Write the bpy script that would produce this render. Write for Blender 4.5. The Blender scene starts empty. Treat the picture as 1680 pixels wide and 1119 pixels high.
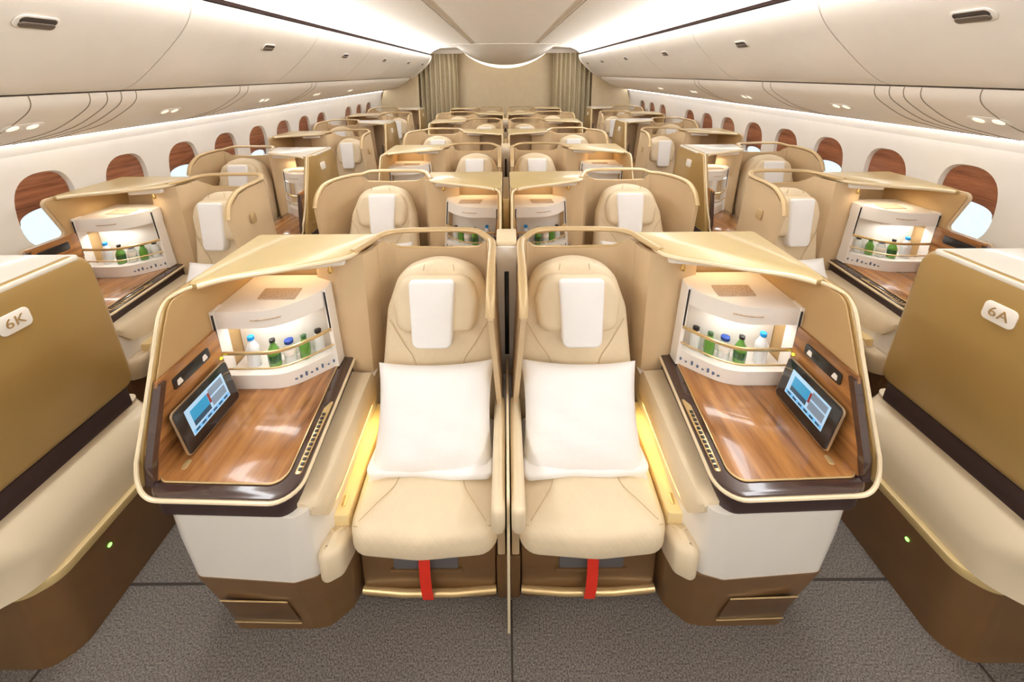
import bpy, bmesh, math, random
from mathutils import Vector, Matrix
random.seed(4)
PI = math.pi
scn = bpy.context.scene
COL = scn.collection

# ------------------------------------------------------------------ materials
def lin(c):
    return tuple(((v/255.)/12.92 if v/255. <= .04045 else ((v/255.+.055)/1.055)**2.4) for v in c) + (1.,)

def mat(name, rgb, rough=.5, metal=0., coat=0., var=.04, vscale=9., bump=0., bscale=250., emit=None, estr=0., spec=.5, rgb2=None, sheen=0.):
    m = bpy.data.materials.new(name); m.use_nodes = True
    nt = m.node_tree; b = nt.nodes['Principled BSDF']
    tc = nt.nodes.new('ShaderNodeTexCoord')
    nz = nt.nodes.new('ShaderNodeTexNoise'); nz.inputs['Scale'].default_value = vscale; nz.inputs['Detail'].default_value = 4
    nt.links.new(tc.outputs['Object'], nz.inputs['Vector'])
    cr = nt.nodes.new('ShaderNodeValToRGB')
    base = lin(rgb)
    if rgb2 is None:
        lo = tuple(v*(1-var) for v in base[:3]) + (1,); hi = tuple(min(1, v*(1+var)) for v in base[:3]) + (1,)
    else:
        lo, hi = base, lin(rgb2)
    cr.color_ramp.elements[0].position = .35; cr.color_ramp.elements[1].position = .65
    cr.color_ramp.elements[0].color = lo; cr.color_ramp.elements[1].color = hi
    nt.links.new(nz.outputs['Fac'], cr.inputs['Fac']); nt.links.new(cr.outputs['Color'], b.inputs['Base Color'])
    b.inputs['Roughness'].default_value = rough; b.inputs['Metallic'].default_value = metal
    b.inputs['Coat Weight'].default_value = coat; b.inputs['Coat Roughness'].default_value = .08
    b.inputs['Specular IOR Level'].default_value = spec
    if sheen: b.inputs['Sheen Weight'].default_value = sheen
    if bump:
        n2 = nt.nodes.new('ShaderNodeTexNoise'); n2.inputs['Scale'].default_value = bscale; n2.inputs['Detail'].default_value = 3
        nt.links.new(tc.outputs['Object'], n2.inputs['Vector'])
        bp = nt.nodes.new('ShaderNodeBump'); bp.inputs['Strength'].default_value = bump; bp.inputs['Distance'].default_value = .004
        nt.links.new(n2.outputs['Fac'], bp.inputs['Height']); nt.links.new(bp.outputs['Normal'], b.inputs['Normal'])
    if emit:
        b.inputs['Emission Color'].default_value = lin(emit); b.inputs['Emission Strength'].default_value = estr
    return m

def wood_mat(name, dark, light, rough=.22, coat=.6, sc=(26, 1.6, 26), rot=0):
    m = bpy.data.materials.new(name); m.use_nodes = True
    nt = m.node_tree; b = nt.nodes['Principled BSDF']
    tc = nt.nodes.new('ShaderNodeTexCoord'); mp = nt.nodes.new('ShaderNodeMapping')
    mp.inputs['Scale'].default_value = sc; mp.inputs['Rotation'].default_value = (0, 0, rot)
    nt.links.new(tc.outputs['Object'], mp.inputs['Vector'])
    n1 = nt.nodes.new('ShaderNodeTexNoise'); n1.inputs['Scale'].default_value = 1.; n1.inputs['Detail'].default_value = 7
    n1.inputs['Roughness'].default_value = .62; n1.inputs['Distortion'].default_value = .7
    nt.links.new(mp.outputs['Vector'], n1.inputs['Vector'])
    n2 = nt.nodes.new('ShaderNodeTexNoise'); n2.inputs['Scale'].default_value = 4.5; n2.inputs['Detail'].default_value = 4
    nt.links.new(mp.outputs['Vector'], n2.inputs['Vector'])
    mx = nt.nodes.new('ShaderNodeMath'); mx.operation = 'MULTIPLY_ADD'; mx.inputs[1].default_value = .35
    nt.links.new(n2.outputs['Fac'], mx.inputs[0]); nt.links.new(n1.outputs['Fac'], mx.inputs[2])
    cr = nt.nodes.new('ShaderNodeValToRGB'); e = cr.color_ramp.elements
    e[0].position = .45; e[0].color = lin(dark); e[1].position = .85; e[1].color = lin(light)
    k = e.new(.62); k.color = lin(tuple((a*.4+c*.6) for a, c in zip(dark, light)))
    nt.links.new(mx.outputs[0], cr.inputs['Fac']); nt.links.new(cr.outputs['Color'], b.inputs['Base Color'])
    b.inputs['Roughness'].default_value = rough; b.inputs['Coat Weight'].default_value = coat; b.inputs['Coat Roughness'].default_value = .06
    return m

def leather_mat(name, rgb, quilt=True):
    m = mat(name, rgb, .42, var=.03, bump=.12, bscale=320, spec=.45)
    if not quilt: return m
    nt = m.node_tree; b = nt.nodes['Principled BSDF']; tc = [n for n in nt.nodes if n.type == 'TEX_COORD'][0]
    sep = nt.nodes.new('ShaderNodeSeparateXYZ'); nt.links.new(tc.outputs['Object'], sep.inputs[0])
    yz = nt.nodes.new('ShaderNodeMath'); yz.operation = 'ADD'; nt.links.new(sep.outputs['Y'], yz.inputs[0]); nt.links.new(sep.outputs['Z'], yz.inputs[1])
    hs = []
    for sg in (1, -1):
        a = nt.nodes.new('ShaderNodeMath'); a.operation = 'MULTIPLY_ADD'; a.inputs[1].default_value = sg*1.5
        nt.links.new(sep.outputs['X'], a.inputs[0]); nt.links.new(yz.outputs[0], a.inputs[2])
        s = nt.nodes.new('ShaderNodeMath'); s.operation = 'PINGPONG'; s.inputs[1].default_value = .03
        nt.links.new(a.outputs[0], s.inputs[0])
        c = nt.nodes.new('ShaderNodeMath'); c.operation = 'MINIMUM'; c.inputs[1].default_value = .006
        nt.links.new(s.outputs[0], c.inputs[0]); hs.append(c)
    mn = nt.nodes.new('ShaderNodeMath'); mn.operation = 'MINIMUM'
    nt.links.new(hs[0].outputs[0], mn.inputs[0]); nt.links.new(hs[1].outputs[0], mn.inputs[1])
    bp = nt.nodes.new('ShaderNodeBump'); bp.inputs['Strength'].default_value = .16; bp.inputs['Distance'].default_value = .35
    nt.links.new(mn.outputs[0], bp.inputs['Height'])
    old = [n for n in nt.nodes if n.type == 'BUMP' and n != bp][0]
    nt.links.new(old.outputs['Normal'], bp.inputs['Normal']); nt.links.new(bp.outputs['Normal'], b.inputs['Normal'])
    return m

M = {}
M['leather'] = leather_mat('cream_leather', (226, 208, 176))
M['leather_plain'] = leather_mat('cream_leather_plain', (226, 208, 176), False)
M['seam'] = mat('seam_thread', (196, 172, 130), .7)
M['shell'] = mat('tan_shell', (212, 186, 148), .45, var=.02, bump=.05, bscale=500)
M['lining'] = mat('tan_lining', (196, 162, 112), .42, .1, var=.02)
M['ceiling_sheen'] = mat('champagne_painted_sheen', (224, 217, 203), .3, .1, coat=.4, var=.02)  # champagne paled to imitate the ceiling reflected in its gloss
M['champagne'] = mat('champagne_lacquer', (200, 176, 122), .38, .1, coat=.25, var=.02)
M['bronze'] = mat('bronze_lacquer', (178, 146, 88), .3, .35, coat=.7, var=.03, vscale=3)
M['rail'] = mat('bronze_rail', (204, 176, 130), .36, .25, coat=.25)
M['gold'] = mat('gold_trim', (222, 192, 138), .26, .6, coat=.3)
M['cream_edge'] = mat('cream_edge', (236, 218, 182), .35, .1, coat=.3)
M['dark'] = mat('dark_brown_gloss', (66, 46, 42), .14, 0, coat=1., var=.05)
M['dark_matt'] = mat('dark_brown_matt', (58, 40, 38), .45, 0)
M['black'] = mat('black_plastic', (22, 18, 20), .3, coat=.3)
M['wood'] = wood_mat('walnut', (92, 53, 26), (192, 134, 76), sc=(12, 1.1, 12), rot=.0)
M['shade_wood'] = wood_mat('shade_wood', (98, 50, 32), (182, 116, 80), rough=.28, coat=.4, sc=(10, 2.0, 30))
M['white_body'] = mat('pearl_white_lacquer', (240, 234, 224), .3, coat=.5, var=.01)
M['cream_body'] = mat('cream_lacquer', (224, 208, 178), .32, coat=.5, var=.01)
M['base'] = mat('brown_kick_base', (118, 86, 52), .38, .2, coat=.35, var=.05)
M['base_dark'] = mat('brown_access_panel', (98, 70, 44), .4, .2, coat=.3)
M['white_plastic'] = mat('white_plastic', (244, 238, 230), .35, coat=.2, var=.01)
M['grille'] = mat('grille_taupe', (196, 172, 148), .6, var=.25, vscale=160)
M['cloth'] = mat('white_cloth', (246, 244, 242), .85, bump=.12, bscale=60, var=.01, sheen=.2)
M['red'] = mat('red_webbing', (214, 44, 24), .6, bump=.2, bscale=500)
M['slot_grey'] = mat('slot_grey', (96, 92, 92), .5)
M['well'] = mat('well_cream', (238, 214, 158), .5)
M['carpet'] = mat('carpet', (72, 66, 62), .95, vscale=190, rgb2=(132, 124, 116), bump=.6, bscale=260)
M['carpet_seam'] = mat('carpet_seam', (58, 50, 44), .9)
M['bin'] = mat('bin_beige', (238, 230, 219), .38, var=.012, coat=.15)
M['ceiling'] = mat('ceiling_beige', (238, 230, 218), .6, var=.012)
M['wall'] = mat('sidewall_ivory', (246, 241, 233), .5, var=.01)
M['psu'] = mat('service_panel_beige', (240, 232, 220), .45, var=.012)
M['groove'] = mat('groove_grey', (150, 134, 114), .7)
M['latch'] = mat('latch_grey', (116, 104, 92), .35, .4)
M['latch_dark'] = mat('latch_recess', (70, 60, 54), .5)
M['bulk'] = mat('bulkhead_gold', (218, 200, 166), .5, .1, var=.02)
M['curtain'] = mat('curtain_olive', (198, 184, 152), .8, var=.06, vscale=30)
M['cove'] = mat('cove_lamp', (255, 250, 240), .5, emit=(248, 250, 255), estr=6.)
M['wash'] = mat('wash_lamp', (255, 250, 240), .5, emit=(250, 251, 255), estr=7.5)
M['crescent'] = mat('crescent_lamp', (255, 250, 240), .5, emit=(255, 246, 232), estr=.9)  # emission stands in for light falling on a white edge
M['led'] = mat('green_led', (120, 255, 90), .4, emit=(120, 255, 90), estr=3)
M['led_y'] = mat('yellow_led', (220, 240, 60), .4, emit=(210, 235, 50), estr=1.5)
M['lamp_white'] = mat('lamp_white', (255, 250, 240), .4, emit=(255, 238, 205), estr=.6)
M['knob'] = mat('gold_knob', (226, 190, 120), .2, .8)
M['tab_body'] = mat('tablet_black', (20, 20, 24), .25, coat=.6)
M['tab_edge'] = mat('tablet_edge', (176, 150, 118), .3, .6)
for nm, c in (('scr_a', (40, 132, 176)), ('scr_b', (150, 184, 210)), ('scr_c', (104, 122, 140)), ('scr_d', (120, 40, 40)), ('scr_e', (90, 160, 210)), ('scr_f', (36, 66, 86))):
    M[nm] = mat('screen_'+nm[-1], c, .12, emit=c, estr=.5, coat=.5)
M['cap_blue'] = mat('cap_blue', (30, 150, 226), .35)
M['lbl_blue'] = mat('label_blue', (28, 66, 150), .4)
M['glass_green'] = mat('glass_green', (92, 146, 52), .08, coat=.8)
M['glass_dkgreen'] = mat('glass_dark_green', (40, 92, 48), .1, coat=.8)
M['water'] = mat('clear_bottle', (226, 228, 232), .1, coat=.8)
M['glass_white'] = mat('pale_bottle', (216, 218, 214), .1, coat=.8)
M['icon'] = mat('icon_ink', (92, 112, 140), .5)
M['ink_gold'] = mat('number_gold', (176, 142, 92), .4, .3)
M['badge'] = mat('badge_white', (240, 232, 220), .35, coat=.3)

def glass_mat():
    m = bpy.data.materials.new('window_acrylic'); m.use_nodes = True
    nt = m.node_tree; nt.nodes.remove(nt.nodes['Principled BSDF']); out = nt.nodes['Material Output']
    t = nt.nodes.new('ShaderNodeBsdfTransparent'); g = nt.nodes.new('ShaderNodeBsdfGlossy'); g.inputs['Roughness'].default_value = .1
    nz = nt.nodes.new('ShaderNodeTexNoise'); nz.inputs['Scale'].default_value = 5
    cr = nt.nodes.new('ShaderNodeValToRGB'); cr.color_ramp.elements[0].color = (.88, .95, .98, 1); cr.color_ramp.elements[1].color = (.97, .99, 1, 1)
    nt.links.new(nz.outputs['Fac'], cr.inputs['Fac']); nt.links.new(cr.outputs['Color'], t.inputs['Color'])
    mx = nt.nodes.new('ShaderNodeMixShader'); mx.inputs[0].default_value = .05
    nt.links.new(t.outputs[0], mx.inputs[1]); nt.links.new(g.outputs[0], mx.inputs[2]); nt.links.new(mx.outputs[0], out.inputs['Surface'])
    return m
M['pane'] = glass_mat()

# ------------------------------------------------------------------ mesh helpers
class MB:
    def __init__(s): s.v = []; s.f = []
    def add(s, vs, fs):
        o = len(s.v); s.v += [tuple(v) for v in vs]; s.f += [tuple(i+o for i in f) for f in fs]; return s

def loft(secs, closed_ring=True, cap=True, closed_path=False):
    mb = MB(); n = len(secs[0]); vs = [p for s in secs for p in s]; fs = []
    m = len(secs)
    for i in range(m if closed_path else m-1):
        j = (i+1) % m
        for k in range(n if closed_ring else n-1):
            l = (k+1) % n
            fs.append((i*n+k, i*n+l, j*n+l, j*n+k))
    if cap and closed_ring and not closed_path:
        fs.append(tuple(range(n))[::-1]); fs.append(tuple((m-1)*n+k for k in range(n)))
    return mb.add(vs, fs)

def rp(pts, r=.02, n=5):
    """rounded polygon; pts (x,y) or (x,y,r)"""
    out = []; N = len(pts)
    for i, p in enumerate(pts):
        rr = p[2] if len(p) > 2 else r
        P = Vector(p[:2]); A = Vector(pts[i-1][:2]); B = Vector(pts[(i+1) % N][:2])
        a = (A-P); b = (B-P); la, lb = a.length, b.length
        a.normalize(); b.normalize()
        ang = math.acos(max(-1, min(1, a.dot(b))))
        if rr <= 0 or ang > PI-.02:
            out.append((P.x, P.y)); continue
        t = min(rr/math.tan(ang/2), la*.48, lb*.48); rr2 = t*math.tan(ang/2)
        c = P + (a+b).normalized()*(rr2/math.sin(ang/2))
        s = P + a*t; e = P + b*t
        a0 = math.atan2(s.y-c.y, s.x-c.x); a1 = math.atan2(e.y-c.y, e.x-c.x)
        d = a1-a0
        while d > PI: d -= 2*PI
        while d < -PI: d += 2*PI
        for k in range(n+1):
            t_ = a0+d*k/n; out.append((c.x+rr2*math.cos(t_), c.y+rr2*math.sin(t_)))
    return out

def ccw(p):
    a = sum(p[i-1][0]*p[i][1]-p[i][0]*p[i-1][1] for i in range(len(p)))
    return p if a > 0 else p[::-1]

def inset(p, d):
    N = len(p); out = []
    for i in range(N):
        a = Vector(p[i])-Vector(p[i-1]); b = Vector(p[(i+1) % N])-Vector(p[i])
        if a.length < 1e-7: a = b
        if b.length < 1e-7: b = a
        na = Vector((-a.y, a.x)).normalized(); nb = Vector((-b.y, b.x)).normalized()
        nn = na+nb
        if nn.length < 1e-5: nn = na
        nn.normalize(); k = max(.5, nn.dot(na))
        out.append((p[i][0]+nn.x*d/k, p[i][1]+nn.y*d/k))
    return out

XY = lambda a, b, h: (a, b, h)
def plate(poly, h0, h1, bev=.004, mp=XY, nb=2):
    p = ccw(poly); secs = []
    bev = min(bev, abs(h1-h0)*.49)
    s = 1 if h1 > h0 else -1
    if bev <= 0:
        secs = [[mp(a, b, h0) for a, b in p], [mp(a, b, h1) for a, b in p]]
    else:
        for k in range(nb+1):
            t = PI/2*k/nb; q = inset(p, bev*(1-math.sin(t))); secs.append([mp(a, b, h0+s*bev*(1-math.cos(t))) for a, b in q])
        for k in range(nb+1):
            t = PI/2*k/nb; q = inset(p, bev*(1-math.cos(t))); secs.append([mp(a, b, h1-s*bev*(1-math.sin(t))) for a, b in q])
    return loft(secs)

def pad(poly, h0, h1, r=.03, dome=.015, mp=XY, n=4, rings=4, r0=.01):
    """cushion: rounded edge and a domed top"""
    p = ccw(poly); secs = []
    for k in range(3):
        t = PI/2*k/2; secs.append([mp(a, b, h0+r0*(1-math.cos(t))) for a, b in inset(p, r0*(1-math.sin(t)))])
    for k in range(n+1):
        t = PI/2*k/n; q = inset(p, r*(1-math.cos(t))); secs.append([mp(a, b, h1-r+r*math.sin(t)) for a, b in q])
    cx = sum(a for a, b in q)/len(q); cy = sum(b for a, b in q)/len(q)
    for k in range(1, rings):
        f = 1-k/rings; secs.append([mp(cx+(a-cx)*f, cy+(b-cy)*f, h1+dome*(1-f*f)) for a, b in q])
    mb = loft(secs, cap=False); N = len(p)
    mb.f.append(tuple(range(N))[::-1])
    c = len(mb.v); mb.v.append(mp(cx, cy, h1+dome)); o = (len(secs)-1)*N
    for k in range(N): mb.f.append((o+k, o+(k+1) % N, c))
    return mb

def box(x0, x1, y0, y1, z0, z1, bev=.004):
    return plate([(x0, y0), (x1, y0), (x1, y1), (x0, y1)], z0, z1, 0) if bev <= 0 else plate(rp([(x0, y0), (x1, y0), (x1, y1), (x0, y1)], bev*1.5, 2), z0, z1, bev)

def tube(path, r, n=8, closed=False, flat=None):
    """round (or flattened: flat=(sx,sz)) sweep with parallel transport"""
    P = [Vector(p) for p in path]; N = len(P); secs = []; prev = None
    for i in range(N):
        if closed: t = P[(i+1) % N]-P[i-1]
        else: t = P[min(i+1, N-1)]-P[max(i-1, 0)]
        t.normalize()
        if prev is None:
            up = Vector((0, 0, 1)) if abs(t.z) < .9 else Vector((0, 1, 0))
            u = (up-t*up.dot(t)).normalized()
        else:
            u = (prev-t*prev.dot(t)).normalized()
        prev = u; w = t.cross(u)
        sx, sz = flat if flat else (1, 1)
        secs.append([tuple(P[i]+w*(math.cos(2*PI*k/n)*r*sx)+u*(math.sin(2*PI*k/n)*r*sz)) for k in range(n)])
    return loft(secs, closed_path=closed)

def wallpath(path, t, z0, z1, mb=None):
    """a wall of thickness t following a plan path; z1 one height or one per point"""
    N = len(path); secs = []
    zs = z1 if isinstance(z1, (list, tuple)) else [z1]*N
    z0s = z0 if isinstance(z0, (list, tuple)) else [z0]*N
    for i in range(N):
        a = Vector(path[min(i+1, N-1)])-Vector(path[max(i-1, 0)]); a.normalize(); nn = Vector((-a.y, a.x))*t/2
        x, y = path[i]
        secs.append([(x+nn.x, y+nn.y, z0s[i]), (x-nn.x, y-nn.y, z0s[i]), (x-nn.x, y-nn.y, zs[i]), (x+nn.x, y+nn.y, zs[i])])
    return loft(secs)

def wallpath2(lo, hi, t, z0, zs):
    N = len(lo); secs = []
    for i in range(N):
        a = Vector(hi[min(i+1, N-1)])-Vector(hi[max(i-1, 0)]); a.normalize(); nn = Vector((-a.y, a.x))*t/2
        (x0, y0), (x1, y1) = lo[i], hi[i]
        secs.append([(x0+nn.x, y0+nn.y, z0), (x0-nn.x, y0-nn.y, z0), (x1-nn.x, y1-nn.y, zs[i]), (x1+nn.x, y1+nn.y, zs[i])])
    return loft(secs)

def lathe(prof, n=14, at=(0, 0, 0)):
    secs = [[(at[0]+r*math.cos(2*PI*k/n), at[1]+r*math.sin(2*PI*k/n), at[2]+z) for k in range(n)] for r, z in prof]
    return loft(secs)

def merge(*mbs):
    o = MB()
    for m in mbs: o.add(m.v, m.f)
    return o

def curve3(pts, n=6):
    """Catmull-Rom through pts"""
    out = []; P = [Vector(p) for p in pts]
    for i in range(len(P)-1):
        a = P[max(i-1, 0)]; b = P[i]; c = P[i+1]; d = P[min(i+2, len(P)-1)]
        for k in range(n):
            t = k/n
            out.append(tuple(.5*((2*b)+(c-a)*t+(2*a-5*b+4*c-d)*t*t+(3*b-a-3*c+d)*t**3)))
    out.append(tuple(P[-1])); return out

def mesh_of(name, mb, mats, fmat=None, deform=None, smooth=38):
    me = bpy.data.meshes.new(name)
    vs = mb.v if deform is None else [deform(*v) for v in mb.v]
    me.from_pydata(vs, [], mb.f)
    bm = bmesh.new(); bm.from_mesh(me)
    if fmat is None:
        bmesh.ops.remove_doubles(bm, verts=bm.verts, dist=1e-6)
        bmesh.ops.recalc_face_normals(bm, faces=bm.faces)
    bm.to_mesh(me); bm.free()
    for m in (mats if isinstance(mats, (list, tuple)) else [mats]): me.materials.append(M[m])
    if fmat:
        for p, i in zip(me.polygons, fmat): p.material_index = i
    me.polygons.foreach_set('use_smooth', [True]*len(me.polygons))
    me.set_sharp_from_angle(angle=math.radians(smooth)); me.update()
    return me

def link(name, data, parent=None, loc=None):
    o = bpy.data.objects.new(name, data); COL.objects.link(o)
    if parent: o.parent = parent
    if loc is not None: o.location = loc
    return o
def tag(o, label, cat, group=None):
    o['label'] = label; o['category'] = cat
    if group: o['group'] = group
    return o
def struct(name, mb, m, **k):
    o = link(name, mesh_of(name, mb, m, **k)); o['kind'] = 'structure'; return o

_mir = {}
def mirrored(me):
    if me.name not in _mir:
        c = me.copy(); c.transform(Matrix.Scale(-1, 4, (1, 0, 0))); c.flip_normals(); _mir[me.name] = c
    return _mir[me.name]

# ------------------------------------------------------------------ the suite, in its own coordinates
# u: 0 at the seat side, 1.15 at the outer side of the console; y: depth; z: height
W = 1.15
def deform_for(var):
    if var[0] == 'c': return None
    def we(u, y, z):
        t = max(0, min(1, (z-.62)/.58)); return (u-.08*t*max(0, u/W), y, z+.06*t)
    def wo(u, y, z):
        t = max(0, min(1, (z-.62)/.58)); return (u+.09*t*max(0, 1-u/W), y, z+.05*t)
    return we if var == 'we' else wo

# back rest plane: s along the slope, h towards the viewer
B0 = Vector((0, 1.455, .42)); B1 = Vector((0, 1.63, 1.185)); BS = (B1-B0).normalized(); BN = Vector((0, -BS.z, BS.y))
def bk(a, s, h): 
    p = B0+BS*s+BN*h; return (a, p.y, p.z)

def seat_parts(var):
    L = []
    def P(name, mb, m, parent=None, label=None, **k): L.append((name, parent, mb, m, label, k))
    P('seat_base', box(.045, .545, 1.10, 1.60, 0.0, .345, .012), 'base')
    P('kick_strip', tube([(.047, 1.098, .055), (.2, 1.09, .05), (.39, 1.09, .05), (.543, 1.098, .055)], .014, 10), 'gold', 'seat_base', 'gold kick strip')
    P('storage_slot', merge(plate(rp([(.185, .165), (.42, .165), (.42, .245), (.185, .245)], .006, 2), 0, .006, .002, lambda a, b, h: (a, 1.099-h, b))), 'slot_grey', 'seat_base', 'grey storage slot')
    P('slot_lip', box(.17, .435, 1.088, 1.10, .150, .163, .003), 'base', 'seat_base')
    co = rp([(.035, 1.005, .07), (.295, .985, .4), (.535, 1.005, .07), (.545, 1.30, .05), (.52, 1.49, .04), (.06, 1.49, .04), (.03, 1.30, .05)], .05, 6)
    P('seat_cushion', pad(co, .368, .475, .045, .022, rings=5), 'leather')
    for pts in ([(.165, 1.24), (.16, 1.15), (.12, 1.085), (.075, 1.03)], [(.395, 1.24), (.405, 1.15), (.45, 1.085), (.50, 1.03)]):
        P('cushion_seam', tube(curve3([(a, b, .492 if b > 1.05 else .481) for a, b in pts], 4), .0015, 5), 'seam', 'seat_cushion')
    P('cushion_seam', tube(curve3([(.05, 1.03, .462), (.295, 1.008, .455), (.52, 1.03, .462)], 5), .0015, 5), 'seam', 'seat_cushion')
    bo = rp([(.035, 0, .03), (.53, 0, .03), (.535, .30, .1), (.515, .54, .12), (.46, .70, .12), (.295, .755, .3), (.13, .70, .12), (.065, .54, .12), (.03, .30, .1)], .1, 6)
    P('backrest', pad(bo, -.07, .055, .045, .012, bk, rings=5), 'leather')
    for sg in (-1, 1):
        q = lambda d, s: bk(.285+sg*d, s, .066 if d < .2 else .061)
        P('back_seam', tube(curve3([q(.21, .50), q(.15, .40), q(.105, .33), q(.085, .22)], 4), .0015, 5), 'seam', 'backrest')
        P('back_seam', tube(curve3([q(.06, .735), q(.065, .708)], 3), .002, 5), 'seam', 'backrest')
    ho = rp([(.135, .455, .05), (.455, .455, .05), (.475, .59, .06), (.44, .69, .07), (.15, .69, .07), (.115, .59, .06)], .05, 5)
    P('headrest', pad(ho, .05, .105, .03, .006, bk), 'leather_plain')
    hm = rp([(.228, .40, .03), (.388, .40, .03), (.402, .68, .018), (.212, .68, .018)], .02, 4)
    P('headrest_cover', pad(hm, .062, .124, .012, .004, bk), 'cloth', 'headrest', 'white cloth headrest cover')
    ao = rp([(.010, .955, .02), (.054, .955, .02), (.054, 1.42, .014), (.010, 1.42, .014)], .014, 4)
    P('armrest', pad(ao, .525, .622, .02, .002), 'leather_plain')
    P('armrest_support', box(.012, .040, 1.10, 1.42, .22, .53, .003), 'shell', 'armrest')
    P('life_vest_tab', loft([[(x0, y-.003, z), (x0+.04, y-.003, z), (x0+.04, y, z), (x0, y, z)] for x0, y, z in ((.278, 1.075, .315), (.280, 1.066, .25), (.282, 1.07, .17), (.278, 1.062, .12), (.274, 1.066, .06))]), 'red', None, 'red webbing pull tab')
    return L

FR = [(.69, 1.56), (.64, .94), (1.115, .955), (1.12, 1.56)]       # desk frame plan
def outline(front_y, dz=0): return None

def side_shell_poly(var):
    if var == 'wo': return rp([(.995, .675, .03), (1.0, .79, .05), (1.09, .985, .02), (1.315, .985, .02), (1.225, 1.205, .03), (1.75, 1.205, .01), (1.75, .675, .01)], .02, 6)
    if var == 'we': return rp([(.985, .675, .03), (1.01, .76, .05), (1.22, 1.10, .1), (1.29, 1.214, .03), (1.79, 1.214, .075), (1.775, .675, .05)], .02, 6)
    return rp([(.985, .675, .03), (1.0, .79, .05), (1.15, 1.12, .1), (1.195, 1.208, .06), (1.75, 1.208, .01), (1.75, .675, .01)], .02, 6)

def console_parts(var, far=False):
    L = []
    def P(name, mb, m, parent=None, label=None, **k): L.append((name, parent, mb, m, label, k))
    win = var[0] == 'w'
    sidem = 'bronze' if win else 'shell'
    # outer side panel of the console
    P('side_panel', plate(side_shell_poly(var), 1.128 if var != 'we' else 1.108, 1.15, .006 if var != 'we' else .02, lambda a, b, h: (h, a, b), 4), 'bronze' if var != 'wo' else 'shell')
    P('side_lining', plate(inset(ccw(side_shell_poly(var)), .010), 1.121, 1.1275, .002, lambda a, b, h: (h, a, b)), 'lining', 'side_panel', 'darker tan inner lining')
    # wing beside the seat
    if var == 'co':
        fl = [(-.085, 1.33), (-.083, 1.37), (-.075, 1.45), (-.052, 1.55), (-.015, 1.64), (.035, 1.705), (.09, 1.745)]
    else:
        x0 = .060 if var != 'wo' else .075
        fl = [(x0, 1.29), (x0, 1.33), (x0, 1.42), (x0, 1.52), (x0, 1.60), (x0+.005, 1.67), (x0+.022, 1.715)]
    wt = [1.06, 1.13, 1.178, 1.19, 1.19, 1.19, 1.187]
    low = [(u-(.03 if var in ('c', 'we') else 0), y+.10*max(0, 1-k/3)) for k, (u, y) in enumerate(fl)]
    P('wing_panel', wallpath2(low, fl, .020, .56 if var in ('c', 'we') else .40, wt), 'shell')
    arc = [fl[-1]] + ([(.095 if var != 'wo' else .115, 1.748)] if var != 'co' else []) + [(.13 if var != 'wo' else .15, 1.762), (.30, 1.766), (.50, 1.764), (.545, 1.755), (.575, 1.725), (.59, 1.68)]
    tops = [1.187] + ([1.165] if var != 'co' else []) + [1.135, 1.13, 1.135, 1.155, 1.19, 1.19]
    P('back_shell', wallpath(arc, .026, .0, tops), 'shell')
    P('slot_rim', tube([(a, b-.004, z+.002) for (a, b), z in zip(arc, tops) if z < 1.186], .007, 8), 'rail', 'back_shell')
    inn = [(.59, 1.68), (.598, 1.63), (.62, 1.59), (.66, 1.575), (.72, 1.578), (.83, 1.63)]
    P('inner_panel', wallpath(inn, .022, .40, 1.185), 'shell')
    P('rear_panel', box(.60, 1.127, 1.735, 1.752, .0, 1.19, .003), 'shell')
    # top rail with hand hold
    rail = curve3([(u, y-.004, z+.012) for (u, y), z in zip(fl, wt)] + [(.15, 1.774, 1.213), (.30, 1.782, 1.215), (.50, 1.775, 1.213), (.575, 1.735, 1.211), (.605, 1.66, 1.208), (.645, 1.56, 1.206)], 5)
    P('top_rail', tube(rail, .012, 10, flat=(1.45, .95)), 'rail', None, 'bronze hand rail')
    # canopy over the minibar
    can = rp([(.655, 1.515, .05), (.86, 1.42, .2), (1.03, 1.36, .3), (1.14, 1.262 if var != 'we' else 1.315, .05), (1.15, 1.40, .02), (1.15, 1.755, .02), (.595, 1.755, .02), (.61, 1.66, .05)], .02, 5)
    P('canopy', plate(can, 1.186, 1.21, .008), 'champagne' if var != 'we' else 'ceiling_sheen', None, 'champagne canopy top')
    P('canopy_lip', tube(curve3([(.63, 1.60, 1.198), (.665, 1.515, 1.199), (.86, 1.42, 1.199), (1.03, 1.352, 1.199), (1.10, 1.295, 1.2)], 5), .0095, 8), 'cream_edge', 'canopy')
    P('reading_lamp', plate(rp([(.665, 1.535), (.86, 1.49), (.92, 1.56), (.70, 1.60)], .015, 3), 1.158, 1.186, .006), 'white_plastic', None, 'white reading lamp housing')
    P('lamp_knob', lathe([(.004, 1.122), (.011, 1.126), (.012, 1.136), (.007, 1.148), (.006, 1.16)], 10, (.735, 1.535, 0)), 'knob', 'reading_lamp', 'small gold lamp knob')
    # desk
    fo = rp([(.693, 1.60, .01), (.642, .942, .07), (1.118, .957, .07), (1.122, 1.60, .01)], .02, 8)
    P('desk_skirt', plate(rp([(.70, 1.58, .01), (.655, .955, .05), (1.105, .968, .05), (1.122, 1.58, .01)], .02, 6), .600, .668, .006), 'dark_matt', None, 'dark brown skirt under the desk')
    P('desk_frame', plate(fo, .664, .692, .008), 'dark', None, 'glossy dark brown desk frame')
    P('desk_top', plate(rp([(.745, 1.58, .01), (.695, .985, .045), (1.100, .998, .03), (1.105, 1.58, .01)], .02, 7), .684, .697, .002), 'wood', None, 'walnut desk top')
    P('desk_inlay', tube([(a, b, .697) for a, b in rp([(.745, 1.57, .0), (.695, .985, .045), (1.098, .998, .03), (1.098, 1.06, .0)], .0, 7)][0:-1], .0028, 6), 'gold', 'desk_top')
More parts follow.
